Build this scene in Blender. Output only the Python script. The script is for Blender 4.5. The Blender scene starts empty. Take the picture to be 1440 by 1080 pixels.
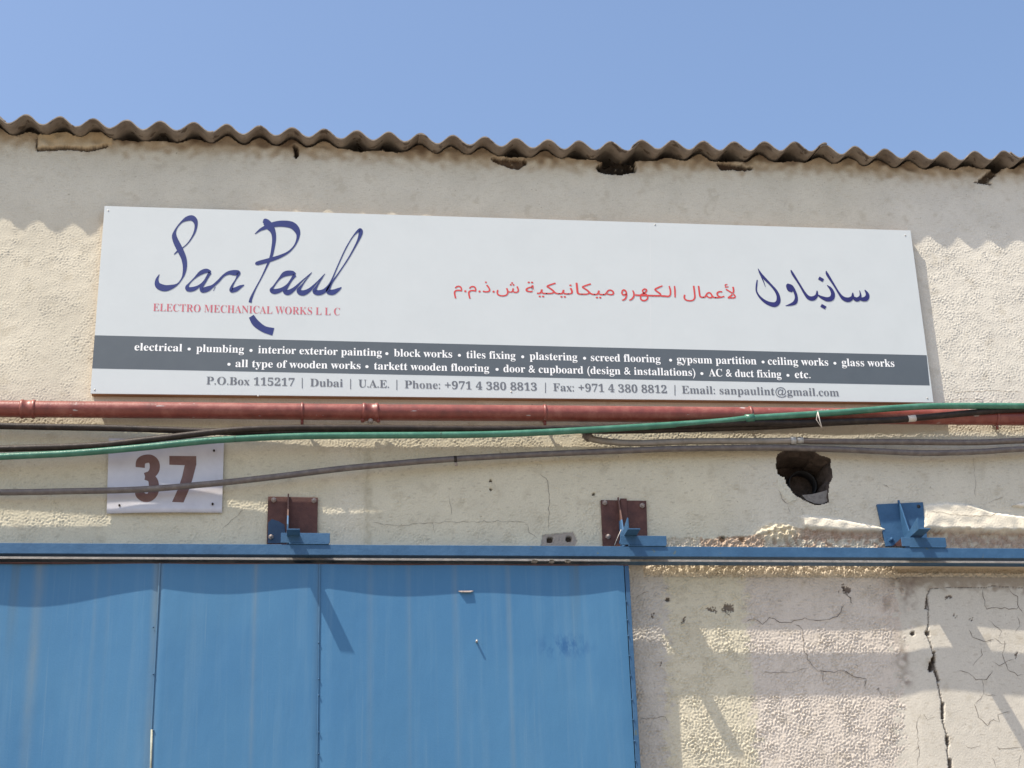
import bpy, bmesh, math, random
import numpy as np
from mathutils import Vector, Matrix

scene = bpy.context.scene
COL = scene.collection
random.seed(7)

# ------------------------------------------------------------------ camera
F = 2362.0
M = np.array([[0.9928750885626062, 0.016835173677941427, 0.1179645516205215],
              [-0.11525845209339591, 0.3869266925303646, 0.9148788028086274],
              [-0.030241490254805468, -0.9219567839843397, 0.386110270172165]])
CAM = np.array([0.0, -6.639, 1.6])
cd = bpy.data.cameras.new('camera')
cam = bpy.data.objects.new('camera', cd)
COL.objects.link(cam)
cd.sensor_width = 36.0
cd.lens = F * 36.0 / 1440.0
cd.clip_end = 2000.0
rt, up, bk = M[:, 0], -M[:, 1], -M[:, 2]
cam.matrix_world = Matrix(((rt[0], up[0], bk[0], CAM[0]), (rt[1], up[1], bk[1], CAM[1]),
                           (rt[2], up[2], bk[2], CAM[2]), (0, 0, 0, 1)))
scene.camera = cam

# ------------------------------------------------------------------ light
SX, ST = 1.88, 4.0                      # sun: sideways and downward travel per metre towards the wall
el = math.atan2(ST, math.hypot(SX, 1.0))
az = math.atan2(-SX, -1.0)
world = bpy.data.worlds.new('World')
scene.world = world
world.use_nodes = True
wn = world.node_tree
sky = wn.nodes.new('ShaderNodeTexSky')
sky.sky_type = 'NISHITA'
sky.sun_disc = False
sky.sun_elevation = el
sky.sun_rotation = az
sky.altitude = 0.0
sky.air_density = 1.0
sky.dust_density = 2.2
sky.ozone_density = 2.0
wn.links.new(sky.outputs[0], wn.nodes['Background'].inputs[0])
wn.nodes['Background'].inputs[1].default_value = 0.15
sd = bpy.data.lights.new('sun', 'SUN')
sun = bpy.data.objects.new('sun', sd)
COL.objects.link(sun)
sd.energy = 5.0
sd.angle = math.radians(0.53)
sd.color = (1.0, 0.91, 0.77)
sun.rotation_euler = Vector((-SX, -1.0, ST)).to_track_quat('Z', 'Y').to_euler()
sun.location = (-4, -6, 12)
scene.view_settings.view_transform = 'Standard'
scene.view_settings.look = 'None'
scene.view_settings.gamma = 1.0
scene.view_settings.use_curve_mapping = False
scene.view_settings.exposure = 0.63


# ------------------------------------------------------------------ helpers
def P(px, py, d=0.0):
    """point at distance d in front of the wall seen at (px, py) of the photograph"""
    r = M @ np.array([px - 720.0, py - 540.0, F])
    return CAM + r * ((-d - CAM[1]) / r[1])


def lin(r, g, b, k=1.0):
    f = lambda c: ((c / 255.0 + 0.055) / 1.055) ** 2.4 if c > 10 else c / 255.0 / 12.92
    return np.array([f(r) * k, f(g) * k, f(b) * k])


def tag(o, label=None, cat=None, group=None, kind=None):
    if label: o['label'] = label
    if cat: o['category'] = cat
    if group: o['group'] = group
    if kind: o['kind'] = kind
    return o


def thing(name, loc, label, cat, group=None):
    o = bpy.data.objects.new(name, None)
    COL.objects.link(o)
    o.location = Vector(loc)
    o.empty_display_size = 0.1
    return tag(o, label, cat, group)


def wloc(o):
    v = Vector((0, 0, 0))
    while o is not None:
        v += o.location
        o = o.parent
    return v


def link(name, me, mat=None, parent=None, smooth=False, loc=None):
    """me holds world coordinates (or local ones when loc is given)"""
    if loc is None:
        base = wloc(parent) if parent is not None else Vector((0, 0, 0))
        if parent is not None:
            me.transform(Matrix.Translation(-base))
    if mat is not None and len(me.materials) == 0:
        me.materials.append(mat)
    if smooth:
        me.polygons.foreach_set('use_smooth', [True] * len(me.polygons))
    o = bpy.data.objects.new(name, me)
    COL.objects.link(o)
    if parent is not None:
        o.parent = parent
    if loc is not None:
        o.location = Vector(loc) - (wloc(parent) if parent is not None else Vector((0, 0, 0)))
    return o


def mesh_py(verts, faces):
    me = bpy.data.meshes.new('mesh')
    me.from_pydata([tuple(v) for v in verts], [], faces)
    me.update()
    return me


def bm_mesh(bm):
    me = bpy.data.meshes.new('mesh')
    bm.to_mesh(me)
    bm.free()
    return me


def add_box(bm, x0, x1, y0, y1, z0, z1, bev=0.0):
    r = bmesh.ops.create_cube(bm, size=1.0)
    vs = r['verts']
    for v in vs:
        v.co = Vector((x0 + (v.co.x + .5) * (x1 - x0), y0 + (v.co.y + .5) * (y1 - y0), z0 + (v.co.z + .5) * (z1 - z0)))
    if bev > 0:
        es = list({e for v in vs for e in v.link_edges})
        bmesh.ops.bevel(bm, geom=es, offset=bev, segments=1, affect='EDGES')


def box(name, x0, x1, y0, y1, z0, z1, mat, parent=None, bev=0.0):
    bm = bmesh.new()
    add_box(bm, x0, x1, y0, y1, z0, z1, bev)
    return link(name, bm_mesh(bm), mat, parent)


def prism(bm, pts, vec):
    """closed polygon pts (3D) swept along vec"""
    a = [bm.verts.new(p) for p in pts]
    b = [bm.verts.new(Vector(p) + Vector(vec)) for p in pts]
    n = len(a)
    bm.faces.new(a)
    bm.faces.new(b[::-1])
    for i in range(n):
        bm.faces.new((a[i], b[i], b[(i + 1) % n], a[(i + 1) % n]))
    bmesh.ops.recalc_face_normals(bm, faces=bm.faces)


def catmull(pts, n=8):
    pts = [np.array(p, float) for p in pts]
    q = [2 * pts[0] - pts[1]] + pts + [2 * pts[-1] - pts[-2]]
    out = []
    for i in range(1, len(q) - 2):
        p0, p1, p2, p3 = q[i - 1:i + 3]
        for k in range(n):
            t = k / n
            out.append(.5 * ((2 * p1) + (-p0 + p2) * t + (2 * p0 - 5 * p1 + 4 * p2 - p3) * t * t + (-p0 + 3 * p1 - 3 * p2 + p3) * t ** 3))
    out.append(pts[-1])
    return out


def tube_mesh(path, rad, seg=12, caps=True):
    """path: list of 3D points; rad: number or list"""
    n = len(path)
    path = [Vector(p) for p in path]
    rr = rad if hasattr(rad, '__len__') else [rad] * n
    verts, faces = [], []
    nrm = None
    for i in range(n):
        t = (path[min(i + 1, n - 1)] - path[max(i - 1, 0)]).normalized()
        if nrm is None:
            nrm = t.orthogonal().normalized()
        nrm = (nrm - t * nrm.dot(t)).normalized()
        bn = t.cross(nrm)
        for k in range(seg):
            a = 2 * math.pi * k / seg
            verts.append(path[i] + (nrm * math.cos(a) + bn * math.sin(a)) * rr[i])
    for i in range(n - 1):
        for k in range(seg):
            faces.append((i * seg + k, i * seg + (k + 1) % seg, (i + 1) * seg + (k + 1) % seg, (i + 1) * seg + k))
    if caps:
        faces.append(tuple(range(seg))[::-1])
        faces.append(tuple((n - 1) * seg + k for k in range(seg)))
    return mesh_py(verts, faces)


def tube(name, path, rad, mat, parent=None, seg=12, caps=True):
    return link(name, tube_mesh(path, rad, seg, caps), mat, parent, smooth=True)


# ------------------------------------------------------------------ materials
def new_mat(name):
    m = bpy.data.materials.new(name)
    m.use_nodes = True
    nt = m.node_tree
    return m, nt, nt.nodes['Principled BSDF']


def node(nt, t, **kw):
    n = nt.nodes.new(t)
    for k, v in kw.items():
        setattr(n, k, v)
    return n


def coords(nt, scale=(1, 1, 1)):
    g = node(nt, 'ShaderNodeNewGeometry')
    mp = node(nt, 'ShaderNodeMapping')
    mp.inputs['Scale'].default_value = scale
    nt.links.new(g.outputs['Position'], mp.inputs['Vector'])
    return mp.outputs[0]


def noise(nt, vec, scale, detail=4, rough=.6):
    n = node(nt, 'ShaderNodeTexNoise')
    n.inputs['Scale'].default_value = scale
    n.inputs['Detail'].default_value = detail
    n.inputs['Roughness'].default_value = rough
    nt.links.new(vec, n.inputs['Vector'])
    return n.outputs['Fac']


def ramp(nt, fac, stops):
    r = node(nt, 'ShaderNodeValToRGB')
    e = r.color_ramp.elements
    while len(e) < len(stops): e.new(0.5)
    for i, (p, c) in enumerate(stops):
        e[i].position = p
        e[i].color = (c[0], c[1], c[2], 1) if hasattr(c, '__len__') else (c, c, c, 1)
    nt.links.new(fac, r.inputs[0])
    return r.outputs[0]


def mix(nt, fac, a, b, mode='MIX'):
    m = node(nt, 'ShaderNodeMix', data_type='RGBA', blend_type=mode)
    for s, v in ((m.inputs[0], fac), (m.inputs[6], a), (m.inputs[7], b)):
        if isinstance(v, bpy.types.NodeSocket): nt.links.new(v, s)
        elif hasattr(v, '__len__'): s.default_value = (v[0], v[1], v[2], 1)
        else: s.default_value = v
    return m.outputs[2]


def bump(nt, bsdf, h, dist, strength=1.0):
    b = node(nt, 'ShaderNodeBump')
    b.inputs['Strength'].default_value = strength
    b.inputs['Distance'].default_value = dist
    nt.links.new(h, b.inputs['Height'])
    nt.links.new(b.outputs[0], bsdf.inputs['Normal'])


def worn(name, base, dark, light, scale=18, rough=.6, metal=0.0, patch=None, patch_lo=.62, bumpd=.001, stretch=(1, 1, 1), spec=.5, blotch=None):
    """painted or weathered surface: mottled base, optional chips of another colour"""
    m, nt, b = new_mat(name)
    v = coords(nt, stretch)
    n1 = noise(nt, v, scale, 6, .65)
    col = ramp(nt, n1, [(.25, dark), (.5, base), (.8, light)])
    if patch is not None:
        n2 = noise(nt, coords(nt, blotch or (1, 1, 1)), scale * 1.6, 5, .55)
        msk = ramp(nt, n2, [(patch_lo, 0), (patch_lo + .03, 1)])
        col = mix(nt, msk, col, patch)
    nt.links.new(col, b.inputs['Base Color'])
    b.inputs['Roughness'].default_value = rough
    b.inputs['Metallic'].default_value = metal
    b.inputs['Specular IOR Level'].default_value = spec
    bump(nt, b, noise(nt, coords(nt), scale * 6, 3), bumpd)
    return m


# wall: colours come from a colour attribute of the plaster's patches, stains and painted cavity shade, plus grain
def wall_material(name, attr=True, base=(.52, .47, .36)):
    m, nt, b = new_mat(name)
    v = coords(nt)
    grain = ramp(nt, noise(nt, v, 160, 5, .7), [(.25, .86), (.75, 1.1)])
    blot = ramp(nt, noise(nt, v, 6, 6, .6), [(.3, .93), (.7, 1.05)])
    if attr:
        a = node(nt, 'ShaderNodeAttribute', attribute_name='plaster')
        c = a.outputs['Color']
    else:
        c = mix(nt, 1.0, base, (1, 1, 1), 'MULTIPLY')
    c = mix(nt, 1.0, c, grain, 'MULTIPLY')
    c = mix(nt, 1.0, c, blot, 'MULTIPLY')
    nt.links.new(c, b.inputs['Base Color'])
    b.inputs['Roughness'].default_value = .95
    b.inputs['Specular IOR Level'].default_value = .15
    if attr:
        bump(nt, b, noise(nt, v, 260, 4, .7), .0008)
    else:
        bump(nt, b, noise(nt, v, 42, 4, .6), .006)
    return m


M_wall = wall_material('plaster')
M_wallx = wall_material('plaster_plain', False)
M_crack = worn('crack_dark', (.15, .125, .105), (.09, .075, .065), (.22, .19, .165), 60, .95)
M_roof = worn('asbestos_cement', (.25, .215, .185), (.14, .113, .093), (.38, .34, .295), 11, .95, patch=(.12, .096, .078), patch_lo=.6, bumpd=.001, spec=.2)
M_rooftop = M_roof
M_hole = worn('broken_block_shade', (.085, .062, .05), (.035, .027, .022), (.15, .115, .095), 34, .95, bumpd=.006)  # broken block, darkened: the shade inside the hole is in the colour
M_cement = worn('cement', (.3, .285, .27), (.2, .19, .18), (.4, .38, .36), 40, .95, bumpd=.003)
M_lump = worn('dirty_cement', (.2, .185, .17), (.12, .11, .1), (.27, .25, .23), 60, .95, bumpd=.003)
M_duct = worn('duct_dark', (.018, .018, .021), (.012, .012, .013), (.03, .03, .03), 20, .6)
M_pipe = worn('red_oxide_paint', (.195, .046, .036), (.12, .03, .025), (.29, .11, .085), 16, .42, patch=(.36, .33, .33), patch_lo=.67, bumpd=.0008, blotch=(.45, 1.6, 1.6))
M_brown = worn('brown_primer', (.085, .03, .022), (.05, .018, .014), (.13, .055, .04), 30, .7, patch=(.16, .07, .04), patch_lo=.66)
M_bolt = worn('bolt_paint', (.33, .27, .24), (.2, .15, .13), (.45, .4, .36), 60, .5)
M_blue = worn('blue_paint', (.034, .098, .195), (.026, .078, .16), (.052, .125, .23), 16, .5, spec=.35, patch=(.075, .11, .12), patch_lo=.68)
M_bluedk = worn('blue_paint_dark_shade', (.016, .05, .105), (.012, .036, .08), (.03, .07, .13), 16, .6)  # darker copy of the blue: shade under the front flange put into the colour
M_rubberblack = worn('black_cable', (.026, .019, .016), (.014, .011, .01), (.06, .045, .036), 30, .5, spec=.25)
M_greycable = worn('grey_cable', (.13, .108, .098), (.08, .066, .06), (.21, .18, .16), 30, .5)
M_tancable = worn('grey_conduit', (.22, .195, .165), (.15, .13, .11), (.3, .265, .235), 24, .55)
M_green = worn('green_hose', (.04, .15, .1), (.026, .11, .075), (.09, .22, .16), 22, .33)
M_steel = worn('galvanised', (.4, .39, .37), (.28, .27, .26), (.55, .54, .52), 50, .45, metal=.3)
M_wood = worn('sign_frame_wood', (.32, .2, .1), (.22, .13, .065), (.42, .28, .16), 25, .8, stretch=(.15, 1, 1))
M_white = worn('sign_white', (.525, .56, .57), (.51, .545, .555), (.54, .575, .585), 7, .4, bumpd=.0002)
M_platewhite = worn('plate_white', (.56, .55, .59), (.5, .49, .53), (.62, .61, .64), 12, .45, bumpd=.0006)
M_grey = worn('sign_grey', (.078, .095, .112), (.072, .088, .104), (.085, .103, .12), 10, .5, bumpd=.0002)
M_inkblue = worn('ink_blue', (.011, .022, .14), (.009, .018, .12), (.014, .028, .165), 10, .5, bumpd=.0001)
M_inknavy = worn('ink_navy', (.014, .014, .12), (.011, .011, .1), (.018, .018, .14), 10, .5, bumpd=.0001)
M_inkred = worn('ink_red', (.55, .05, .045), (.5, .045, .04), (.6, .07, .06), 10, .5, bumpd=.0001)
M_inkpink = worn('ink_faded_red', (.5, .12, .15), (.46, .1, .13), (.56, .17, .2), 10, .5, bumpd=.0001)
M_inkgrey = worn('ink_grey', (.12, .13, .15), (.1, .11, .13), (.16, .17, .19), 10, .5, bumpd=.0001)
M_inkwhite = worn('ink_white', (.8, .81, .82), (.77, .78, .79), (.84, .84, .84), 10, .5, bumpd=.0001)
M_inkbrown = worn('ink_brown', (.165, .088, .076), (.135, .07, .06), (.21, .125, .11), 26, .6, bumpd=.0001)
M_ground = worn('sandy_asphalt', (.235, .205, .165), (.17, .15, .12), (.3, .26, .21), 1.2, .95, bumpd=.01)
M_putty = worn('putty', (.3, .31, .25), (.2, .2, .15), (.42, .42, .34), 40, .7)
M_tie = worn('cable_tie', (.55, .5, .45), (.45, .4, .35), (.65, .6, .55), 40, .5)


# door sheet: flat blue paint with long pale rain streaks and a few rust runs
def door_material():
    m, nt, b = new_mat('door_blue_sheet')
    v = coords(nt)
    st = noise(nt, coords(nt, (1, 1, .045)), 26, 5, .6)
    st2 = noise(nt, coords(nt, (1, 1, .02)), 95, 3, .6)
    big = noise(nt, v, 2.2, 4, .55)
    c = ramp(nt, big, [(.3, (.052, .16, .305)), (.7, (.064, .18, .32))])
    k = ramp(nt, st, [(.5, 0), (.78, .6)])
    c = mix(nt, k, c, (.095, .205, .33))
    k2 = ramp(nt, st2, [(.62, 0), (.8, .3)])
    c = mix(nt, k2, c, (.155, .25, .34))
    # rusty runs starting from the top edge, fading downwards
    sep = node(nt, 'ShaderNodeSeparateXYZ')
    nt.links.new(v, sep.inputs[0])
    mr = node(nt, 'ShaderNodeMapRange')
    mr.inputs[1].default_value = 3.15
    mr.inputs[2].default_value = 3.62
    nt.links.new(sep.outputs[2], mr.inputs[0])
    rn = noise(nt, coords(nt, (1, 1, .03)), 9, 3, .5)
    rk = ramp(nt, rn, [(.6, 0), (.68, .6)])
    rk = mix(nt, 1.0, rk, mr.outputs[0], 'MULTIPLY')
    c = mix(nt, rk, c, (.1, .13, .135))
    xr = node(nt, 'ShaderNodeMapRange')
    xa_, xb_ = P(-60, 940, .105)[0], P(900, 940, .105)[0]
    xr.inputs[1].default_value = xa_
    xr.inputs[2].default_value = xb_
    nt.links.new(sep.outputs[0], xr.inputs[0])
    stops = [(0.0, 0.0)]
    for px, hw, k in ((44, 11, .55), (128, 4, .25), (145, 3, .2), (215, 9, .6), (356, 5, .5), (446, 4, .3), (520, 6, .3), (576, 5, .3), (642, 6, .3), (718, 4, .5)):
        t = (P(px, 940, .105)[0] - xa_) / (xb_ - xa_)
        w = hw / 960.
        stops += [(t - w, 0.0), (t, k), (t + w, 0.0)]
    stops.append((1.0, 0.0))
    run_ = ramp(nt, xr.outputs[0], stops)
    fade = node(nt, 'ShaderNodeMapRange')
    fade.inputs[1].default_value = 2.5
    fade.inputs[2].default_value = 3.65
    fade.inputs[3].default_value = .3
    nt.links.new(sep.outputs[2], fade.inputs[0])
    rn2 = ramp(nt, noise(nt, coords(nt, (1, 1, .25)), 14, 4, .6), [(.3, .35), (.65, 1)])
    run_ = mix(nt, 1.0, run_, fade.outputs[0], 'MULTIPLY')
    run_ = mix(nt, 1.0, run_, rn2, 'MULTIPLY')
    c = mix(nt, run_, c, (.21, .235, .22))
    # rust freckles
    rf = ramp(nt, noise(nt, v, 38, 5, .7), [(.735, 0), (.76, .8)])
    c = mix(nt, rf, c, (.14, .085, .05))
    # darker scuff where something rubbed the paint
    mp = node(nt, 'ShaderNodeVectorMath', operation='DISTANCE')
    q = P(795, 908, .105)
    mq = node(nt, 'ShaderNodeMapping')
    mq.inputs['Location'].default_value = (-q[0], -q[1], -q[2] * 2.2 - .25 * q[0])
    mq.inputs['Scale'].default_value = (1, 1, 2.2)
    nt.links.new(v, mq.inputs['Vector'])
    tr = node(nt, 'ShaderNodeVectorMath', operation='LENGTH')
    mq.inputs['Location'].default_value = (-q[0], -q[1], -q[2] * 2.2)
    nt.links.new(mq.outputs[0], tr.inputs[0])
    dk = ramp(nt, tr.outputs['Value'], [(.03, .75), (.14, 0)])
    dn = ramp(nt, noise(nt, coords(nt, (1, 1, .5)), 45, 4, .6), [(.42, 0), (.6, 1)])
    dk = mix(nt, 1.0, dk, dn, 'MULTIPLY')
    c = mix(nt, dk, c, (.02, .09, .235))
    nt.links.new(c, b.inputs['Base Color'])
    b.inputs['Roughness'].default_value = .5
    b.inputs['Specular IOR Level'].default_value = .25
    bump(nt, b, mix(nt, .93, noise(nt, v, 120, 3), noise(nt, coords(nt, (1, 1, .4)), 5, 3, .5)), .006)
    return m


M_door = door_material()


# bracket fins: brown primer above, overpainted blue lower down
def fin_material(z_split):
    m, nt, b = new_mat('part_painted_fin')
    v = coords(nt)
    sep = node(nt, 'ShaderNodeSeparateXYZ')
    nt.links.new(v, sep.inputs[0])
    n = noise(nt, v, 25, 3)
    ad = node(nt, 'ShaderNodeMath', operation='MULTIPLY_ADD')
    nt.links.new(n, ad.inputs[0])
    ad.inputs[1].default_value = .03
    nt.links.new(sep.outputs[2], ad.inputs[2])
    gt = node(nt, 'ShaderNodeMath', operation='GREATER_THAN')
    nt.links.new(ad.outputs[0], gt.inputs[0])
    gt.inputs[1].default_value = z_split + .015
    nt.links.new(mix(nt, gt.outputs[0], (.05, .13, .25), (.12, .06, .045)), b.inputs['Base Color'])
    b.inputs['Roughness'].default_value = .6
    return m


# ------------------------------------------------------------------ ground
gm = mesh_py([(-300, -300, 0), (300, -300, 0), (300, 300, 0), (-300, 300, 0)], [(0, 1, 2, 3)])
tag(link('ground', gm, M_ground), kind='structure')

# ------------------------------------------------------------------ the building
house = thing('warehouse', (1.0, 0, 0), 'cream stucco warehouse with cracked plaster and corrugated cement roof edge', 'building')

PITCH = .146
crest_px = [(37, 164), (85, 167), (133, 170), (180, 172), (228, 173.5), (275, 175), (321, 176), (367, 178), (412, 181), (458, 183),
            (503, 185), (547, 187), (592, 188.5), (636, 191), (681, 193), (726, 195), (769, 197), (813, 199), (857, 199.5), (899, 200),
            (943, 201), (987, 202.5), (1028, 202), (1072, 203), (1113, 203), (1158, 203), (1199, 207), (1243, 210.5), (1286, 213), (1328, 214.5),
            (1370, 214.5), (1417, 212)]
OVER = .085
cr = np.array([P(a, b, OVER) for a, b in crest_px])
cidx = np.arange(len(cr))
PITCH = float(np.polyfit(cidx, cr[:, 0], 1)[0])
X0 = float(np.polyfit(cidx, cr[:, 0], 1)[1])
kz = np.convolve(np.pad(cr[:, 2], 1, mode='edge'), [.25, .5, .25], 'valid')
AMP, THK, SLOPE = .0235, .006, math.tan(math.radians(9))


def crest_z(x): return np.interp(x, cr[:, 0], kz)
def sheet_top(x, y=-OVER): return crest_z(x) - AMP + AMP * np.cos(2 * np.pi * (x - X0) / PITCH) + (y + OVER) * SLOPE


seams = [P(c, 190, OVER)[0] for c in (8, 300, 600, 897, 1160, 1424)]
seams = [seams[0] - 2.2, seams[0] - 1.1] + seams + [seams[-1] + 1.1, seams[-1] + 2.2]
extra = [.02, .03, .032, .006, .014, .018, .016, .024, .024, .02, .02]
lift = [0, .005, 0, .004, -.001, .006, 0, .006, .001]
for i in range(len(seams) - 1):
    xa, xb = seams[i] - .035, seams[i + 1]
    nx = int((xb - xa) / .008)
    xs = np.linspace(xa, xb, nx)
    rng = np.random.default_rng(i)
    ys = [-OVER - extra[i], -OVER - extra[i] + .02, 0, .3, 2.4]
    verts, faces = [], []
    jag = np.convolve(rng.normal(0, .0016, nx + 6), np.ones(7) / 3.0, 'valid')
    for s in (0, 1):
        for j, y in enumerate(ys):
            yy = y + (jag if j == 0 else 0 * jag)
            zz = sheet_top(xs, y) - s * THK + lift[i] + (.0015 * (i % 2)) + 0.00005 * s
            for k in range(nx):
                verts.append((xs[k], yy[k], zz[k]))
    L = len(ys) * nx
    for j in range(len(ys) - 1):
        for k in range(nx - 1):
            a = j * nx + k
            faces.append((a, a + 1, a + nx + 1, a + nx))
            faces.append((L + a, L + a + nx, L + a + nx + 1, L + a + 1))
    for k in range(nx - 1):
        faces.append((k, L + k, L + k + 1, k + 1))
        a = (len(ys) - 1) * nx + k
        faces.append((a, a + 1, L + a + 1, L + a))
    for j in range(len(ys) - 1):
        a = j * nx
        faces.append((a, a + nx, L + a + nx, L + a))
        a = j * nx + nx - 1
        faces.append((a, L + a, L + a + nx, a + nx))
    link('roof_sheet', mesh_py(verts, faces), M_roof, house, smooth=False)

# ---- the plaster face: a real relief, 4.5 mm grid over the part in view
RES = .004
gx0, gx1 = -1.52, 3.56
gz0, gz1 = 2.45, 5.86
NX = int(round((gx1 - gx0) / RES)) + 1
NZ = int(round((gz1 - gz0) / RES)) + 1
gx = np.linspace(gx0, gx1, NX)
gz = np.linspace(gz0, gz1, NZ)
Xg, Zg = np.meshgrid(gx, gz)
Minv = np.linalg.inv(M)
rel = np.stack([Xg - CAM[0], np.full_like(Xg, -CAM[1]), Zg - CAM[2]], -1) @ Minv.T
U = 720 + F * rel[..., 0] / rel[..., 2]
V = 540 + F * rel[..., 1] / rel[..., 2]

rng = np.random.default_rng(11)
fx = np.fft.fftfreq(NX, RES)[None, :]
fz = np.fft.fftfreq(NZ, RES)[:, None]


def band(l0, l1, seed, ax=1.0, az=1.0):
    """filtered noise with wavelengths between l0 and l1 metres, unit deviation"""
    r = np.random.default_rng(seed).normal(size=(NZ, NX))
    f = np.sqrt((fx * ax) ** 2 + (fz * az) ** 2) + 1e-9
    g = np.exp(-(np.log(f * math.sqrt(l0 * l1)) / math.log(math.sqrt(l1 / l0))) ** 2)
    o = np.real(np.fft.ifft2(np.fft.fft2(r) * g))
    return o / o.std()


def low(l, seed):
    r = np.random.default_rng(seed).normal(size=(NZ, NX))
    f = np.sqrt(fx ** 2 + fz ** 2)
    g = np.exp(-(f * l) ** 2)
    o = np.real(np.fft.ifft2(np.fft.fft2(r) * g))
    return o / o.std()


def sstep(a, b, x):
    t = np.clip((x - a) / (b - a), 0, 1)
    return t * t * (3 - 2 * t)


def inpoly(pts):
    pts = np.array(pts, float)
    ins = np.zeros(U.shape, bool)
    lo, hi = pts.min(0), pts.max(0)
    sel = (U > lo[0]) & (U < hi[0]) & (V > lo[1]) & (V < hi[1])
    u, v = U[sel], V[sel]
    r = np.zeros(u.shape, bool)
    j = len(pts) - 1
    for i in range(len(pts)):
        xi, yi = pts[i]
        xj, yj = pts[j]
        c = ((yi > v) != (yj > v)) & (u < (xj - xi) * (v - yi) / (yj - yi + 1e-12) + xi)
        r ^= c
        j = i
    ins[sel] = r
    return ins


def dist_line(pts, pad=25):
    """distance in photo pixels to a polyline (inf far away)"""
    D = np.full(U.shape, 1e3)
    pts = np.array(pts, float)
    for a, b in zip(pts[:-1], pts[1:]):
        lo, hi = np.minimum(a, b) - pad, np.maximum(a, b) + pad
        sel = (U > lo[0]) & (U < hi[0]) & (V > lo[1]) & (V < hi[1])
        u, v = U[sel], V[sel]
        d = b - a
        t = np.clip(((u - a[0]) * d[0] + (v - a[1]) * d[1]) / (d @ d + 1e-9), 0, 1)
        D[sel] = np.minimum(D[sel], np.hypot(u - a[0] - t * d[0], v - a[1] - t * d[1]))
    return D


worm = band(.0095, .018, 1) + .5 * band(.016, .034, 91)
fine = band(.009, .014, 2)
mid = band(.05, .11, 3)
big = low(.5, 4)
wob = band(.03, .09, 5)

# where the rough stucco is and where the wall was floated smooth
smoothR = sstep(1255, 1275, U + 6 * wob) * sstep(790, 800, V)          # smooth plaster right of the door
rough = 1 - smoothR
amp = np.full(U.shape, .00042)
amp = np.where((V < 590) & (U > 1100), .00062, amp)
amp = np.where(V > 775, .0018, amp)
amp = np.where((V > 590) & (V < 765), .0009, amp)
amp = amp * np.clip(.85 + .28 * low(.1, 9) + .15 * mid, .35, 1.5)
h = amp * rough * (np.tanh(worm * 1.5) + .45 * fine + .3 * band(.008, .0095, 92))
h += rough * .0007 * np.clip(band(.02, .05, 8) - 1.2, 0, 2) * sstep(590, 640, V)
h += .00022 * fine + .0002 * mid + .0006 * big
h = h - smoothR * .00017 * mid + smoothR * .0001 * wob
# plaster right of the door swells slightly forward
h += .006 * np.exp(-((U - 1330) / 70.) ** 2) * sstep(1262, 1300, U) * sstep(790, 800, V)

cream = lin(202, 195, 178)
col = np.ones(U.shape + (3,)) * cream
tone = low(.25, 21)[..., None]
col = col * (1 + .025 * tone)


def paint(mask, c, k=1.0):
    global col
    m = (mask * k)[..., None]
    col = col * (1 - m) + np.array(c) * m


# upper wall a little greyer, middle band yellower
paint(sstep(340, 250, V) * .7, lin(207, 202, 187))
paint(sstep(590, 600, V) * sstep(770, 760, V), lin(207, 199, 175), .8)
paint(sstep(975, 1100, U) * sstep(590, 600, V) * sstep(770, 760, V), lin(203, 197, 182), .8)
paint(sstep(1150, 1330, U) * sstep(600, 560, V), lin(211, 206, 195), .85)
# right of the door: cream strip, pinkish grey render, then pale grey plaster
bR = sstep(775, 785, V)
paint(bR, lin(206, 198, 176))
paint(bR * sstep(945, 930, U + 5 * wob), lin(196, 189, 178))
paint(bR * sstep(1046, 1060, U + 4 * wob + (900 - V) * .08), lin(206, 196, 184))
paint(bR * sstep(1225, 1258, U + 5 * wob) * sstep(905, 860, V), lin(190, 174, 160), .5)
paint(bR * sstep(1258, 1270, U + 7 * wob), lin(199, 193, 181))
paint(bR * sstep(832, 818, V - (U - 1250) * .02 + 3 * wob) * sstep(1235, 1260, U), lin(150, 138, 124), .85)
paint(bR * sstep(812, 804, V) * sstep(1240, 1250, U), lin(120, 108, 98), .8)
# dark seep marks at the edge between rough and smooth plaster
for cx, cy, rx, ry, k in ((1278, 835, 10, 22, .7), (1268, 925, 9, 16, .75), (1274, 955, 9, 10, .7), (1246, 845, 7, 16, .4), (1283, 815, 14, 9, .5), (1263, 895, 6, 14, .5), (1262, 800, 20, 14, .5)):
    m = np.exp(-(((U - cx) / rx) ** 2 + ((V - cy) / ry) ** 2)) * (.6 + .5 * np.clip(wob, -1, 1.2))
    paint(np.clip(m, 0, 1), lin(112, 92, 82), k)
# dust and soot under the roof
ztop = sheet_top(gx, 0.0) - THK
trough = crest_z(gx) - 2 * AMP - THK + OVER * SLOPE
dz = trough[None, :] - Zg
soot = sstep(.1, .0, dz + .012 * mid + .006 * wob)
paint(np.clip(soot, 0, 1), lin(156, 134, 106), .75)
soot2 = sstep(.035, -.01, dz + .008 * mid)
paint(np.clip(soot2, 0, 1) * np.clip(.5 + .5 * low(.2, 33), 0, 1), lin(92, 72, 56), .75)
# faint vertical rain marks
vr = band(.04, .12, 41, 1.0, .12)
paint(np.clip(vr - .9, 0, 1) * .5 * sstep(.9, .1, np.abs(dz) / 1.0), lin(170, 158, 132), .5)
gr = np.clip(band(.08, .3, 44) - .8, 0, 2) * np.clip(.5 + .5 * wob, 0, 1)
paint(np.clip(gr, 0, 1) * .22, lin(158, 146, 122))
gl = np.clip(band(.03, .09, 45, 1.0, .3) - 1.3, 0, 1)
paint(gl * .35 * sstep(600, 640, V), lin(150, 138, 120))
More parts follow.
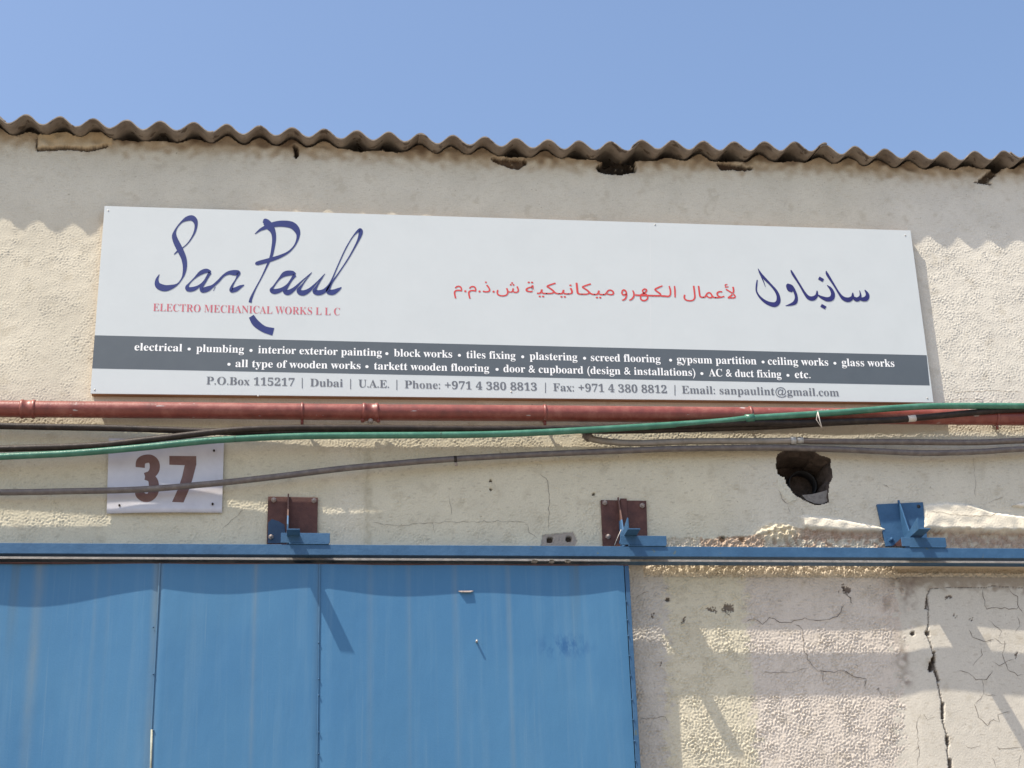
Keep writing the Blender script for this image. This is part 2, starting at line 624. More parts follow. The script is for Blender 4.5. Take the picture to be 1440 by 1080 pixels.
# grime specks
sp = (band(.012, .02, 61) > 3.0) & (low(.15, 62) > .2)
paint(sp.astype(float), lin(120, 108, 90), .6)

# vertical join and grey smear in the middle band
paint(np.exp(-((U - 517 - 2 * wob) / 5.0) ** 2) * sstep(620, 640, V) * sstep(775, 765, V), lin(165, 155, 130), .5)
paint(np.exp(-((U - 486) / 25.0) ** 2) * sstep(620, 640, V) * sstep(775, 765, V), lin(212, 204, 186), .5)
# small cement patch with two screw holes
pm = inpoly([(763, 752), (806, 748), (812, 760), (808, 770), (760, 770)])
h[pm] -= .003
paint(pm.astype(float), lin(158, 146, 136), .9)
for cx, cy, r, dp in ((773, 759, 4.2, .02), (800, 758, 4.2, .02), (1016, 758, 4, .02), (1043, 758, 4, .02), (939, 843, 3, .01), (690, 676, 1.8, .01), (690, 688, 1.8, .01), (835, 695, 2.2, .01), (1283, 891, 3, .012)):
    m = np.hypot(U - cx, V - cy) < r
    h[m] -= dp
    paint(m.astype(float), lin(60, 48, 42), .85)
# knocks in the plaster below the rail
for cx, cy, rx, ry in ((999, 857, 6, 3), (1024, 855, 7, 6), (1190, 830, 6, 5), (1186, 826, 4, 4), (961, 872, 4, 4), (919, 866, 3, 3), (929, 935, 2, 2), (1333, 840, 2, 3), (1345, 865, 3, 1.5), (1367, 871, 2, 2), (1430, 922, 3, 3)):
    m = ((U - cx + 2 * wob) / rx) ** 2 + ((V - cy + 1.5 * fine) / ry) ** 2 < 1
    h[m] -= .004
    paint(m.astype(float), lin(86, 72, 64), .85)

# damaged plaster over the right half of the rail: exposed rough render under thick flaking coats
edge_y = np.interp(U, [880, 1000, 1060, 1110, 1125, 1180, 1240, 1300, 1340, 1400, 1440, 1520], [757, 757, 752, 742, 743, 746, 747, 745, 744, 747, 746, 746]) + 1.2 * wob
below = (V > edge_y) & (V < 812) & (U > 905)
h[below] -= .002
h += np.where(below, .0032 * np.tanh(band(.02, .05, 71)) + .002 * fine, 0)
paint(below.astype(float), lin(212, 197, 174), .7)
paint((below & (U > 1275) & (V < 775)).astype(float) * np.clip(.75 + .3 * wob, 0, 1), lin(176, 150, 132), .85)
paint((below & (U > 1120) & (U < 1250) & (V < 758)).astype(float), lin(160, 128, 108), .6)
paint((below & (U > 1060) & (U < 1262) & (V < 778)).astype(float) * sstep(.2, .9, wob + .4 * mid), lin(172, 142, 120), .7)
paint((below & (U > 985) & (U < 1075) & (V < 775)).astype(float), lin(178, 146, 122), .65)
# thick filler coats, standing proud so the sun catches them
fil1 = inpoly([(1127, 727), (1150, 728), (1185, 732), (1215, 738), (1245, 744), (1245, 748), (1180, 747), (1130, 742)])
fil2 = inpoly([(1298, 712), (1330, 709), (1360, 711), (1395, 722), (1440, 728), (1520, 730), (1520, 747), (1400, 748), (1340, 746), (1298, 744)])
for f_, hh in ((fil1, .018), (fil2, .02)):
    g = f_.astype(float)
    for _ in range(3):
        g = (g + np.roll(g, 1, 0) + np.roll(g, -1, 0) + np.roll(g, 1, 1) + np.roll(g, -1, 1)) / 5
    h = h * (1 - .85 * g) + g * (hh + .0012 * mid + .0003 * fine)
    paint(g, lin(228, 219, 200), .9)
fil3 = inpoly([(1420, 712), (1440, 707), (1500, 706), (1500, 712), (1440, 713)])
h[fil3] += .012
paint(fil3.astype(float), lin(226, 218, 204), .9)
rec = below & (U > 1262) & (V < 805)
h[rec] -= .018
rub = sstep(1, 0, ((U - 1095) / 40.) ** 2 + ((V - 748) / 17.) ** 2) * rough
h += rub * (.012 + .005 * np.tanh(band(.02, .04, 77) * 1.5))
paint(rub, lin(216, 202, 172), .8)

# broken mortar under the roof edge
slab = inpoly([(50, 196), (60, 188), (160, 188), (158, 204), (140, 207), (125, 212), (95, 209), (52, 211)])
slg = slab.astype(float)
for _ in range(3):
    slg = (slg + np.roll(slg, 1, 0) + np.roll(slg, -1, 0) + np.roll(slg, 1, 1) + np.roll(slg, -1, 1)) / 5
slg = sstep(.35, .6, slg + .1 * wob * (slg > .05))
h += slg * (.016 + .003 * mid)
paint(slg, lin(186, 166, 134), .7)
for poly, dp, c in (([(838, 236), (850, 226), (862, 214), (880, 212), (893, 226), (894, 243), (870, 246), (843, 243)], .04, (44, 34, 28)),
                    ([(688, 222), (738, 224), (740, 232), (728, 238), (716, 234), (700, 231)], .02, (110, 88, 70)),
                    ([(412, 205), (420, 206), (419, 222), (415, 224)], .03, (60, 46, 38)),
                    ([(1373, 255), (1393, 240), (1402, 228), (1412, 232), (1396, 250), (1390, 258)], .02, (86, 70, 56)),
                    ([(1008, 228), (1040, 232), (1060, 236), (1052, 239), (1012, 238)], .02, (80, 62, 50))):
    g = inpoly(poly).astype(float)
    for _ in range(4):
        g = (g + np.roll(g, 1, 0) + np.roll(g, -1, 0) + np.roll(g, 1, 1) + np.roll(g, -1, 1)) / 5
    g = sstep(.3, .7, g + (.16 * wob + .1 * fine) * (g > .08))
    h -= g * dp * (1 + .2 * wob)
    paint(g, np.array(lin(*c)) * .6, .95)  # near-black paint puts shade into the carved cavities
lump = sstep(.05, .0, dz) * (1 - slab)
h += lump * (.0012 * mid + .0008 * wob)

# the wide structural crack in the smooth plaster
crack1 = [(1308, 828), (1303, 838), (1305, 852), (1305, 880), (1303, 892), (1310, 912), (1313, 925), (1318, 962), (1322, 980), (1326, 1000), (1325, 1016), (1333, 1042), (1331, 1056), (1335, 1080), (1340, 1110)]
for pts, w, dp in ((crack1, .7, .012), ([(1303, 842), (1302, 856)], 1.8, .015), ([(1313, 918), (1313, 930)], 2.0, .02), ([(1312, 928), (1311, 940)], 4.0, .03), ([(1309, 934), (1308, 942)], 4.0, .03), ([(1315, 945), (1319, 957)], 2.6, .02),
                   ([(1325, 990), (1325, 1010)], 2.4, .02), ([(1331, 1038), (1332, 1048)], 2.4, .02), ([(1335, 1070), (1336, 1085)], 3, .02), ([(1303, 890), (1304, 892)], 3.4, .02),
                   ([(1303, 832), (1310, 828), (1340, 826), (1385, 827), (1395, 824), (1440, 827), (1500, 829)], .25, .006),
                   ([(53, 211), (95, 209), (125, 212), (150, 206)], 1.6, .03), ([(52, 196), (52, 210)], 1.6, .03),
                   ([(1371, 256), (1393, 259)], 1.4, .012)):
    dl = dist_line(pts) * 1.25 + .35 * fine
    m = sstep(w + .8, w - .5, dl)
    h -= m * dp * .6
    paint(m, lin(84, 72, 64), .85)

sun_block = (U > 1262 + 4 * wob) & (V > 786) & (V < 798)
h[sun_block] = .0155  # unseen ridge added behind the rail to keep sun off the wall below
# hole polygon
hole_px = [(1070 + a / 12., 630 + b / 12.) for a, b in ((370, 60), (290, 110), (260, 180), (270, 235), (255, 300), (290, 420), (330, 475), (400, 490), (420, 560), (440, 620), (500, 680), (520, 720), (560, 780), (660, 830),
            (760, 890), (880, 940), (960, 960), (1050, 940), (1100, 925), (1145, 900), (1128, 820), (1135, 740), (1150, 600), (1200, 500), (1190, 380), (1165, 300), (1180, 190), (1130, 170), (1000, 130), (940, 100), (900, 50), (700, 10), (500, 10))]
hole = inpoly(hole_px)
nb = np.hypot(U - 1130, V - 668)
flake = inpoly([(1094, 668), (1104, 668), (1108, 684), (1122, 702), (1112, 708), (1098, 696), (1094, 682)])
h[flake] += .004
paint(flake.astype(float), lin(206, 202, 184), .7)

# which quads exist: below the mortar line and outside the hole
open_crest = {1: .4, 3: .9, 4: .7, 10: .95, 11: .9, 15: .9, 17: .85, 18: 1.0, 19: .9, 22: .8, 24: .8, 25: .35, 29: .5, 31: .9}
k_of = np.clip(np.round((gx - X0) / PITCH).astype(int), -1, 40)
openf = np.array([open_crest.get(int(k), .15 if (k * 7) % 5 else .5) for k in k_of])
ph = np.cos(2 * np.pi * (gx - X0) / PITCH)
nl = np.convolve(np.random.default_rng(3).normal(0, 1, NX + 14), np.ones(15) / 15 ** .5, 'valid')
zlim = np.minimum(ztop - .004 - openf * (AMP * (1 + ph)) * .95 + .003 * nl * openf - .012 * openf * (1 + ph) / 2, ztop - .003)
keep_v = (Zg < zlim[None, :]) & (~hole)
kq = keep_v[:-1, :-1] & keep_v[1:, :-1] & keep_v[:-1, 1:] & keep_v[1:, 1:]
idx = np.arange(NX * NZ).reshape(NZ, NX)
quads = np.stack([idx[:-1, :-1][kq], idx[:-1, 1:][kq], idx[1:, 1:][kq], idx[1:, :-1][kq]], -1)
# mortar bulges up to touch the sheets
used = np.zeros(NX * NZ, bool)
used[quads.ravel()] = True
remap = np.cumsum(used) - 1
quads = remap[quads]
ox = wloc(house)
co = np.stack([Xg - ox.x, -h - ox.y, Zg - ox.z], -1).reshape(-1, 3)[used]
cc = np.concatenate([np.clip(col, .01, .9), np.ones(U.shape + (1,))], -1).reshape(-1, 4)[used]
me = bpy.data.meshes.new('wall')
me.vertices.add(len(co))
me.vertices.foreach_set('co', co.astype(np.float32).ravel())
me.loops.add(quads.size)
me.loops.foreach_set('vertex_index', quads.astype(np.int32).ravel())
me.polygons.add(len(quads))
me.polygons.foreach_set('loop_start', np.arange(0, quads.size, 4, dtype=np.int32))
me.polygons.foreach_set('loop_total', np.full(len(quads), 4, np.int32))
me.polygons.foreach_set('use_smooth', np.ones(len(quads), bool))
me.update(calc_edges=True)
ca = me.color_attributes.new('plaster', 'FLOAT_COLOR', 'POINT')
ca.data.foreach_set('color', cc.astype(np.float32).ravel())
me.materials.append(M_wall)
wo = bpy.data.objects.new('wall', me)
COL.objects.link(wo)
wo.parent = house


def hs(x, z):
    i = int(np.clip(round((x - gx0) / RES), 0, NX - 1))
    j = int(np.clip(round((z - gz0) / RES), 0, NZ - 1))
    return float(h[j, i])


# masonry behind the plaster and the rest of the wall round the part in view
wt = float(trough.min()) - .02
bm = bmesh.new()
hx0, hx1 = P(1085, 670)[0], P(1178, 670)[0]
hz1, hz0 = P(1130, 625)[2], P(1130, 715)[2]
add_box(bm, gx0, hx0, .06, .22, gz0, wt)
add_box(bm, hx1, gx1, .06, .22, gz0, wt)
add_box(bm, hx0, hx1, .06, .22, gz0, hz0)
add_box(bm, hx0, hx1, .06, .22, hz1, wt)
link('masonry', bm_mesh(bm), M_cement, house)
bm = bmesh.new()
add_box(bm, gx0, gx1, 0, .22, 0, gz0)
link('lower_wall', bm_mesh(bm), M_wallx, house)
box('side_wall', gx0 - 6, gx0, 0, .22, 0, float(trough[0]) - .03, M_wallx, house)
box('side_wall', gx1, gx1 + 6, 0, .22, 0, float(trough[-1]) - .03, M_wallx, house)
bm = bmesh.new()
add_box(bm, gx0 - 6, gx1 + 6, 2.4, 2.5, 0, 6.0)
link('inner_wall', bm_mesh(bm), M_cement, house)

# broken hole with rough sides and an old duct inside
hc = P(1131, 672)
rim = [P(a, b) for a, b in hole_px]
rings = []
for dpt, sc_, jit in ((.0, 1.03, 0), (-.012, 1.0, .003), (-.035, .97, .006), (-.07, .9, .008), (-.12, .86, .006), (-.2, .84, .004)):
    ring = []
    for p in rim:
        q = hc + (p - hc) * sc_
        ring.append((q[0] + random.uniform(-jit, jit), -dpt - .001 if dpt else .002, q[2] + random.uniform(-jit, jit)))
    rings.append(ring)
vs = [v for r in rings for v in r]
n = len(rim)
fs = []
for i in range(len(rings) - 1):
    for k in range(n):
        fs.append((i * n + k, i * n + (k + 1) % n, (i + 1) * n + (k + 1) % n, (i + 1) * n + k))
fs.append(tuple((len(rings) - 1) * n + k for k in range(n)))
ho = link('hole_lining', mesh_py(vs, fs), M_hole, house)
# lump of cement left at the bottom of the hole
lp = [(1128, 696), (1142, 695), (1158, 691), (1163, 689), (1165, 704), (1157, 709), (1146, 708), (1134, 703)]
bm = bmesh.new()
prism(bm, [tuple(P(a, b, -.012)) for a, b in lp], (0, .05, 0))
link('cement_lump', bm_mesh(bm), M_lump, ho)
dc = P(1129, 681, -.13)
duct = [(dc[0], dc[1] + t, dc[2]) for t in (0, .02, .06)]
bm = bmesh.new()
seg = 28
rows = []
for (yy, rr) in ((0, .064), (0, .059), (.06, .059), (.06, .0585)):
    rows.append([bm.verts.new((dc[0] + rr * math.cos(2 * math.pi * k / seg), dc[1] + yy, dc[2] + rr * math.sin(2 * math.pi * k / seg))) for k in range(seg)])
o2 = [bm.verts.new((dc[0] + .064 * math.cos(2 * math.pi * k / seg), dc[1] + .06, dc[2] + .064 * math.sin(2 * math.pi * k / seg))) for k in range(seg)]
for a, b in ((rows[0], rows[1]), (rows[1], rows[2]), (o2, rows[0])):
    for k in range(seg):
        bm.faces.new((a[k], a[(k + 1) % seg], b[(k + 1) % seg], b[k]))
bmesh.ops.recalc_face_normals(bm, faces=bm.faces)
link('duct', bm_mesh(bm), M_duct, ho, smooth=True)


# hairline cracks, each a thin jagged line on the plaster
def crack(pts, w=1.0, seed=0, jit=1.3):
    r = random.Random(seed)
    dense = []
    for (a, b), (c, d) in zip(pts[:-1], pts[1:]):
        k = max(2, int(math.hypot(c - a, d - b) / 5))
        for i in range(k):
            t = i / k
            dense.append((a + (c - a) * t + r.uniform(-jit, jit), b + (d - b) * t + r.uniform(-jit, jit)))
    dense.append(pts[-1])
    vs, fs = [], []
    n = len(dense)
    for i, (a, b) in enumerate(dense):
        a2, b2 = dense[min(i + 1, n - 1)]
        a1, b1 = dense[max(i - 1, 0)]
        L = math.hypot(a2 - a1, b2 - b1) + 1e-6
        ww = w * .34 * (.35 + .9 * r.random()) * (0.15 if i in (0, n - 1) else 1)
        nx_, ny_ = -(b2 - b1) / L * ww, (a2 - a1) / L * ww
        for s in (-1, 1):
            q = P(a + s * nx_, b + s * ny_)
            hh = max(hs(q[0] + e, q[2] + f) for e in (-RES, 0, RES) for f in (-RES, 0, RES))
            vs.append((q[0], -hh - .0006, q[2]))
    for i in range(n - 1):
        fs.append((2 * i, 2 * i + 1, 2 * i + 3, 2 * i + 2))
    link('crack', mesh_py(vs, fs), M_crack, wo)


cr_list = [
    ([(1048, 874), (1060, 871), (1072, 878), (1082, 868), (1095, 874), (1112, 875), (1132, 868), (1142, 873), (1162, 872), (1178, 866), (1188, 850)], 1.2),
    ([(1118, 877), (1128, 885), (1130, 912), (1138, 932), (1150, 944), (1172, 946), (1185, 942), (1200, 952), (1217, 954), (1217, 970)], 1.3),
    ([(1072, 946), (1100, 946), (1122, 944), (1136, 940)], 1.1),
    ([(1186, 832), (1196, 842), (1199, 850)], 1.6),
    ([(1157, 944), (1158, 962)], 1.0), ([(1232, 970), (1234, 966), (1240, 978)], 1.0),
    ([(1361, 885), (1368, 896), (1385, 902), (1398, 899)], 1.5), ([(1398, 898), (1408, 906), (1417, 905)], 1.3),
    ([(1382, 828), (1384, 852), (1388, 856), (1402, 855), (1430, 856), (1433, 852)], 1.3),
    ([(1418, 827), (1430, 840), (1433, 856), (1438, 862)], 1.3),
    ([(1390, 872), (1398, 880), (1408, 888), (1404, 898)], 1.0), ([(1430, 866), (1434, 880), (1426, 892)], 1.0),
    ([(1344, 944), (1362, 946), (1372, 956), (1388, 955), (1396, 944)], 1.3), ([(1381, 956), (1384, 974), (1378, 984), (1370, 990)], 1.0),
    ([(1384, 976), (1402, 979)], 1.0), ([(1366, 938), (1380, 920), (1380, 912)], 1.0), ([(1396, 930), (1405, 936), (1418, 930), (1426, 928)], 1.0),
    ([(1412, 900), (1410, 925), (1417, 940), (1430, 950), (1440, 949)], 1.0),
    ([(1370, 990), (1376, 1010), (1388, 1020), (1396, 1012), (1404, 1014), (1404, 1004), (1420, 1000)], 1.2),
    ([(1296, 1003), (1304, 1012), (1318, 1008)], .9), ([(1288, 1080), (1292, 1056), (1289, 1030), (1288, 1016), (1296, 1004)], 1.0),
    ([(1284, 1058), (1294, 1048)], .9), ([(1400, 1050), (1412, 1054), (1426, 1052), (1440, 1051)], 1.0), ([(1434, 1060), (1432, 1080)], 1.0),
    ([(1356, 1048), (1366, 1052), (1380, 1048)], .8), ([(1394, 1064), (1400, 1080)], .8),
    ([(758, 667), (769, 672), (771, 690), (772, 720), (772, 748)], 1.2), ([(738, 735), (745, 748), (756, 757)], 1.1),
    ([(608, 733), (612, 750)], .9), ([(524, 735), (560, 740), (600, 735), (640, 734), (700, 733), (740, 735)], .8), ([(632, 692), (634, 725)], .8),
    ([(1096, 690), (1100, 702), (1108, 708), (1120, 704)], 1.2), ([(1108, 710), (1112, 722)], .9), ([(1241, 681), (1250, 686)], 1.1),
    ([(1384, 708), (1396, 704), (1412, 700)], .9), ([(1368, 640), (1371, 680), (1372, 700)], .7), ([(1315, 568), (1350, 560), (1380, 562)], .8),
    ([(1340, 552), (1400, 549), (1440, 553)], .9), ([(1304, 722), (1330, 724), (1350, 727), (1392, 728), (1400, 723)], 1.2),
    ([(312, 745), (330, 728), (345, 716)], .9), ([(895, 842), (900, 836), (912, 832)], .9), ([(958, 870), (962, 876), (956, 880)], .9),
    ([(886, 1004), (905, 1012), (935, 1008), (940, 1018)], .8), ([(1030, 868), (1018, 860), (1020, 850), (1030, 852)], 1.2),
]
for i, (pts, w) in enumerate(cr_list):
    crack(pts, w * (.72 if pts[0][1] < 760 else .95), i)

# ------------------------------------------------------------------ sliding door
dl_, dr_ = -2.6, P(886, 940, .105)[0]
dtop = P(600, 794, .105)[2]
door = thing('sliding_door', ((dl_ + dr_) / 2, -.09, .03), 'blue sheet-metal sliding door streaked by rain, hanging under the blue track', 'door')
s1, s2 = P(217, 940, .105)[0], P(447.5, 940, .105)[0]
w_ = s2 - s1
edges = [dl_, s1 - w_ * 1.75, s1, s2, dr_]
for i in range(len(edges) - 1):
    xa, xb = edges[i], edges[i + 1]
    nx, nz = 40, 40
    vs, fs = [], []
    dep = (.012, .013, .003, .0055)[i]
    for j in range(nz + 1):
        z = .03 + (dtop - .03) * j / nz
        for k in range(nx + 1):
            t = k / nx
            x = xa + .0018 + (xb - xa - .0036) * t
            d = .105 - dep * math.sin(math.pi * t) ** .8 * (1 + .25 * math.sin(2.1 * z + i * 1.7)) + .0025 * math.sin(x * 9 + z * 2.3) - (.0 if 0 < k < nx else .004)
            vs.append((x, -d, z))
    for j in range(nz):
        for k in range(nx):
            a = j * (nx + 1) + k
            fs.append((a, a + 1, a + nx + 2, a + nx + 1))
    link('door_panel', mesh_py(vs, fs), M_door, door, smooth=True)
box('door_back', dl_ + .002, dr_ - .004, -.082, -.0745, .03, dtop - .004, M_bluedk, door)
# folded seam lips between the sheets, fixed with rivets
rb = bmesh.new()
bmesh.ops.create_uvsphere(rb, u_segments=10, v_segments=6, radius=.0034)
rivet = bm_mesh(rb)
rivet.materials.append(M_blue)
rivet.polygons.foreach_set('use_smooth', [True] * len(rivet.polygons))
for xs_, w in ((s1, .006), (s2, .004)):
    vs, fs = [], []
    nz = 120
    r = random.Random(int(xs_ * 1000))
    for j in range(nz + 1):
        z = .03 + (dtop - .03) * j / nz
        o = r.uniform(-.0006, .0006)
        vs += [(xs_ - w / 2 + o, -.1035, z), (xs_ - w / 2 + o, -.1085 - r.uniform(0, .0006), z), (xs_ + w / 2 + o * .3, -.1085, z), (xs_ + w / 2, -.1, z)]
    for j in range(nz):
        for k in range(3):
            a = 4 * j + k
            fs.append((a, a + 1, a + 5, a + 4))
    seam = link('seam_lip', mesh_py(vs, fs), M_door, door)
zz = dtop - .12
for py in (904, 955, 978, 1030, 1060):
    q = P(447.5, py, .108)
    link('rivet', rivet, None, door, loc=(q[0] + .002, -.109, q[2]))
for py in (882, 948, 1027):
    q = P(215, py, .108)
    link('rivet', rivet, None, door, loc=(q[0] + .002, -.109, q[2]))
# edge angle down the right side
ed = box('edge_angle', dr_ + .002, dr_ + .02, -.1035, -.0745, .03, dtop, M_blue, door, .001)
for py in (846, 872, 894, 922, 950, 984, 1012, 1042, 1070):
    q = P(884 + (py - 846) * .045, py, .106)
    link('rivet', rivet, None, door, loc=(dr_ + .001, -.105, q[2]))
qa, qb = P(213.5, 1026, .108), P(211, 1120, .108)
tube('sealant_bead', [qa, (qa + qb) / 2, qb], .0042, M_putty, door, 8)
# bent tab of sheet and a screw sticking out of the last sheet
q = P(655, 831, .107)
bm = bmesh.new()
prism(bm, [(q[0] - .03, q[1] + .004, q[2] + .002), (q[0] + .032, q[1] + .004, q[2] + .003), (q[0] + .02, q[1] - .006, q[2] - .004), (q[0] - .018, q[1] - .006, q[2] - .004)], (0, 0, -.003))
link('bent_tab', bm_mesh(bm), M_bolt, door)
q = P(670, 903, .1)
tube('screw', [(q[0], q[1] + .01, q[2]), (q[0], q[1] - .02, q[2] + .001)], .0045, M_steel, door, 8)
# rusty top strip of the door
box('top_rail', dl_, dr_ + .018, -.1025, -.0745, dtop, dtop + .004, M_brown, door)

# ------------------------------------------------------------------ the track
TZ0 = P(720, 781.5, .139)[2]
TZ1 = P(720, 767.3, .139)[2]
tilt = (P(1440, 772.5, .145)[2] - P(0, 764.5, .145)[2])
track = thing('door_track', (1.0, -.08, TZ0), 'long blue steel sliding door track running across the whole wall above the blue door', 'track')
tx0, tx1 = -3.2, 5.2


def bar(name, y0, y1, z0, z1, mat, parent):
    return box(name, tx0, tx1, y0, y1, z0, z1, mat, parent, .0012)


bar('front_web', -.139, -.132, TZ0, TZ1, M_blue, track)
bar('front_flange', -.1315, -.094, TZ0 + .0005, TZ0 + .006, M_bluedk, track)
bar('back_rail', -.067, -.016, TZ0 - .001, TZ1 - .003, M_blue, track)
bar('galvanised_strip', -.0685, -.0675, TZ0 - .0005, TZ1 - .006, M_steel, track)
# little bits of broken plaster resting in the slot above the door
for px in (752, 776, 799):
    q = P(px, 791, .09)
    bm = bmesh.new()
    bmesh.ops.create_icosphere(bm, subdivisions=1, radius=.011)
    for v in bm.verts:
        v.co = Vector((q[0] + v.co.x * 1.3, q[1] + v.co.y, q[2] + .004 + v.co.z * .9)) + Vector((random.uniform(-.002, .002),) * 3)
    tag(link('mortar_crumb', bm_mesh(bm), M_cement), {752: 'left crumb of dark mortar caught in the slot under the track', 776: 'middle crumb of dark mortar caught in the slot under the track', 799: 'right crumb of dark mortar caught in the slot under the track'}[px], 'rubble', 'mortar crumbs in the track slot')


# ------------------------------------------------------------------ brackets
bolt_bm = bmesh.new()
bmesh.ops.create_cone(bolt_bm, segments=6, radius1=.0115, radius2=.0105, depth=.008, cap_ends=True)
bmesh.ops.rotate(bolt_bm, verts=bolt_bm.verts, matrix=Matrix.Rotation(math.radians(90), 3, 'X'))
r_ = bmesh.ops.create_uvsphere(bolt_bm, u_segments=10, v_segments=6, radius=.0075)
for v in r_['verts']: v.co.y -= .006
bolt_me = bm_mesh(bolt_bm)
bolt_me.materials.append(M_bolt)
bolt_blue = bolt_me.copy()
bolt_blue.materials.clear()
bolt_blue.materials.append(M_blue)


def bracket(corners, fin_top, fin_bot, arm_px, base_px, bolts, label, pm_, rod, blue):
    cs = [P(a, b, .012) for a, b in corners]
    c = sum(cs) / 4
    t = thing('track_bracket', (c[0], 0, c[2]), label, 'bracket', 'steel brackets holding the door track')
    bm = bmesh.new()
    prism(bm, [(p[0], -.012, p[2]) for p in cs], (0, .012, 0))
    es = [e for e in bm.edges]
    bmesh.ops.bevel(bm, geom=es, offset=.0012, segments=1, affect='EDGES')
    link('wall_plate', bm_mesh(bm), pm_, t)
    # triangular fin, standing out from the plate
    a, b = P(fin_top[0], fin_top[1], .014), P(fin_bot[0], fin_bot[1], .014)
    zb = TZ1 + .016
    bm = bmesh.new()
    tk = .006
    xa, xb = a[0], b[0]
    prism(bm, [(xa, -.0125, a[2]), (xa, -.022, a[2]), (xb, -.105, zb), (xb, -.0125, zb)], (tk, 0, 0))
    link('fin', bm_mesh(bm), M_blue if blue else fin_material(P(400, 738)[2] + .02), t)
    # base angle lying on the track
    x0, x1 = P(base_px[0], 757, .15)[0], P(base_px[1], 757, .15)[0]
    zt = P((base_px[0] + base_px[1]) / 2, base_px[2], .15)[2]
    bm = bmesh.new()
    add_box(bm, x0, x1, -.1415, -.136, TZ1 + .0065, zt, .001)
    add_box(bm, x0 + .032, x1 - .004, -.144, -.069, TZ1 + .0005, TZ1 + .006, .001)
    link('base_angle', bm_mesh(bm), M_blue, t)
    # arm: an angle iron pointing out from the wall
    AD = .222
    tip = P(arm_px[0], arm_px[1], AD)
    wd = .047
    hgt = arm_px[2]
    bm = bmesh.new()
    add_box(bm, tip[0], tip[0] + wd, -AD, -.02, tip[2], tip[2] + .005, .0008)
    prism(bm, [(tip[0] - .005, -AD, tip[2]), (tip[0] - .005, -AD, tip[2] + hgt), (tip[0] - .005, -.15, tip[2] + max(.012, hgt * .7)), (tip[0] - .005, -.02, tip[2] + .01), (tip[0] - .005, -.02, tip[2])], (.005, 0, 0))
    link('arm', bm_mesh(bm), M_blue, t)
    for (px, py) in bolts:
        q = P(px, py, .014)
        o = link('bolt', bolt_blue if blue else bolt_me, None, t, loc=(q[0], -.016, q[2]))
    return t


mpb = worn('brown_part_blue', (.085, .03, .022), (.055, .02, .015), (.12, .05, .036), 30, .7)
b1 = bracket([(377, 698), (447, 699.5), (446, 770), (375, 768)], (404.5, 695), (403.5, 750), (405, 745, .024), (395, 464, 748.5), [(385, 703), (441.5, 704)], 'brown primed bracket plate with overpainted blue corner, above the first blue door sheets', mpb, 0, False)
# the blue overspill on its lower left corner with the painted bolt
pts = [(376.5, 764), (377, 735), (382, 730), (392, 733), (400, 738), (402, 752), (401, 764)]
bm = bmesh.new()
prism(bm, [(P(a, b, .013)[0], -.0135, P(a, b, .013)[2]) for a, b in pts], (0, .001, 0))
link('blue_paint_patch', bm_mesh(bm), M_bluedk, b1)
q = P(381, 755, .016)
link('bolt', bolt_me, None, b1, loc=(q[0], -.018, q[2]))
b2 = bracket([(845, 703), (909, 704), (911, 770), (848, 769)], (868, 700), (872, 756), (884.5, 744.5, .05), (873, 938, 752.5), [(850.5, 707), (903, 711), (855, 754.5)], 'dark brown primed bracket plate above the right edge of the blue door', M_brown, 1, False)
# lap of plate and thin wire on the second bracket
qa, qb = P(872, 701, .016), P(882, 745, .016)
box('lap_plate', qa[0], qb[0] + .006, -.018, -.0125, qb[2] - .02, qa[2], M_brown, b2, .001)
qa, qb = P(874, 744, .05), P(864, 767, .03)
tube('wire', [qa, (qa + qb) / 2 + np.array([0, -.004, .002]), qb], .0016, M_tie, b2, 6)
b3 = bracket([(1233, 709), (1298, 706), (1305, 765), (1246, 768)], (1262, 704), (1272, 756), (1293.5, 744, .05), (1268.5, 1331, 755), [(1253, 759)], 'bright blue twisted bracket plate between broken plaster right of the round hole', M_blue, 2, True)
q = P(1292, 712, .014)
tube('bolt_hole', [(q[0], -.0122, q[2]), (q[0], -.0135, q[2])], .008, M_duct, b3, 12)
qa = P(1264, 757, .02)
bm = bmesh.new()
prism(bm, [tuple(P(a, b, .016)) for a, b in ((1267, 757), (1255, 768), (1269, 768))], (0, .003, 0))
link('rust_spot', bm_mesh(bm), M_brown, b3)

# ------------------------------------------------------------------ the sign
SD = .036
tl, tr, bl, br = (P(a, b, SD) for a, b in ((147, 289.5), (1280.5, 324), (127, 553.5), (1313, 566)))
sign = thing('company_sign', ((bl[0] + br[0]) / 2, -.02, (bl[2] + br[2]) / 2), 'long white company signboard with blue script and a grey band, fixed high on the wall', 'sign')


def quadp(name, a, b, c, d, y, th, mat, parent, bev=0.0):
    bm = bmesh.new()
    prism(bm, [(p[0], -y, p[2]) for p in (a, b, c, d)], (0, th, 0))
    if bev: bmesh.ops.bevel(bm, geom=list(bm.edges), offset=bev, segments=2, affect='EDGES')
    return link(name, bm_mesh(bm), mat, parent)


quadp('board', bl, br, tr, tl, SD, .004, M_white, sign, .0008)
ins = .004
quadp('frame', bl + np.array([ins, 0, .001]), br + np.array([-ins, 0, .001]), tr + np.array([-ins, 0, -.003]), tl + np.array([ins, 0, -.003]), SD - .0045, SD - .0047 - .003, M_wood, sign)
g1, g2, g3, g4 = (P(a, b, SD) for a, b in ((133.2, 471.5), (1303, 499.5), (1307.3, 542), (129.5, 518)))
quadp('grey_band', g4, g3, g2, g1, SD + .0004, .0003, M_grey, sign)
for px, py in ((152, 296), (133, 548), (1273, 331), (1304, 560), (921, 316), (719, 551), (363, 557)):
    q = P(px, py, SD)
    tube('nail_head', [(q[0], -SD, q[2]), (q[0], -SD - .0015, q[2])], .0035, M_steel, sign, 8)
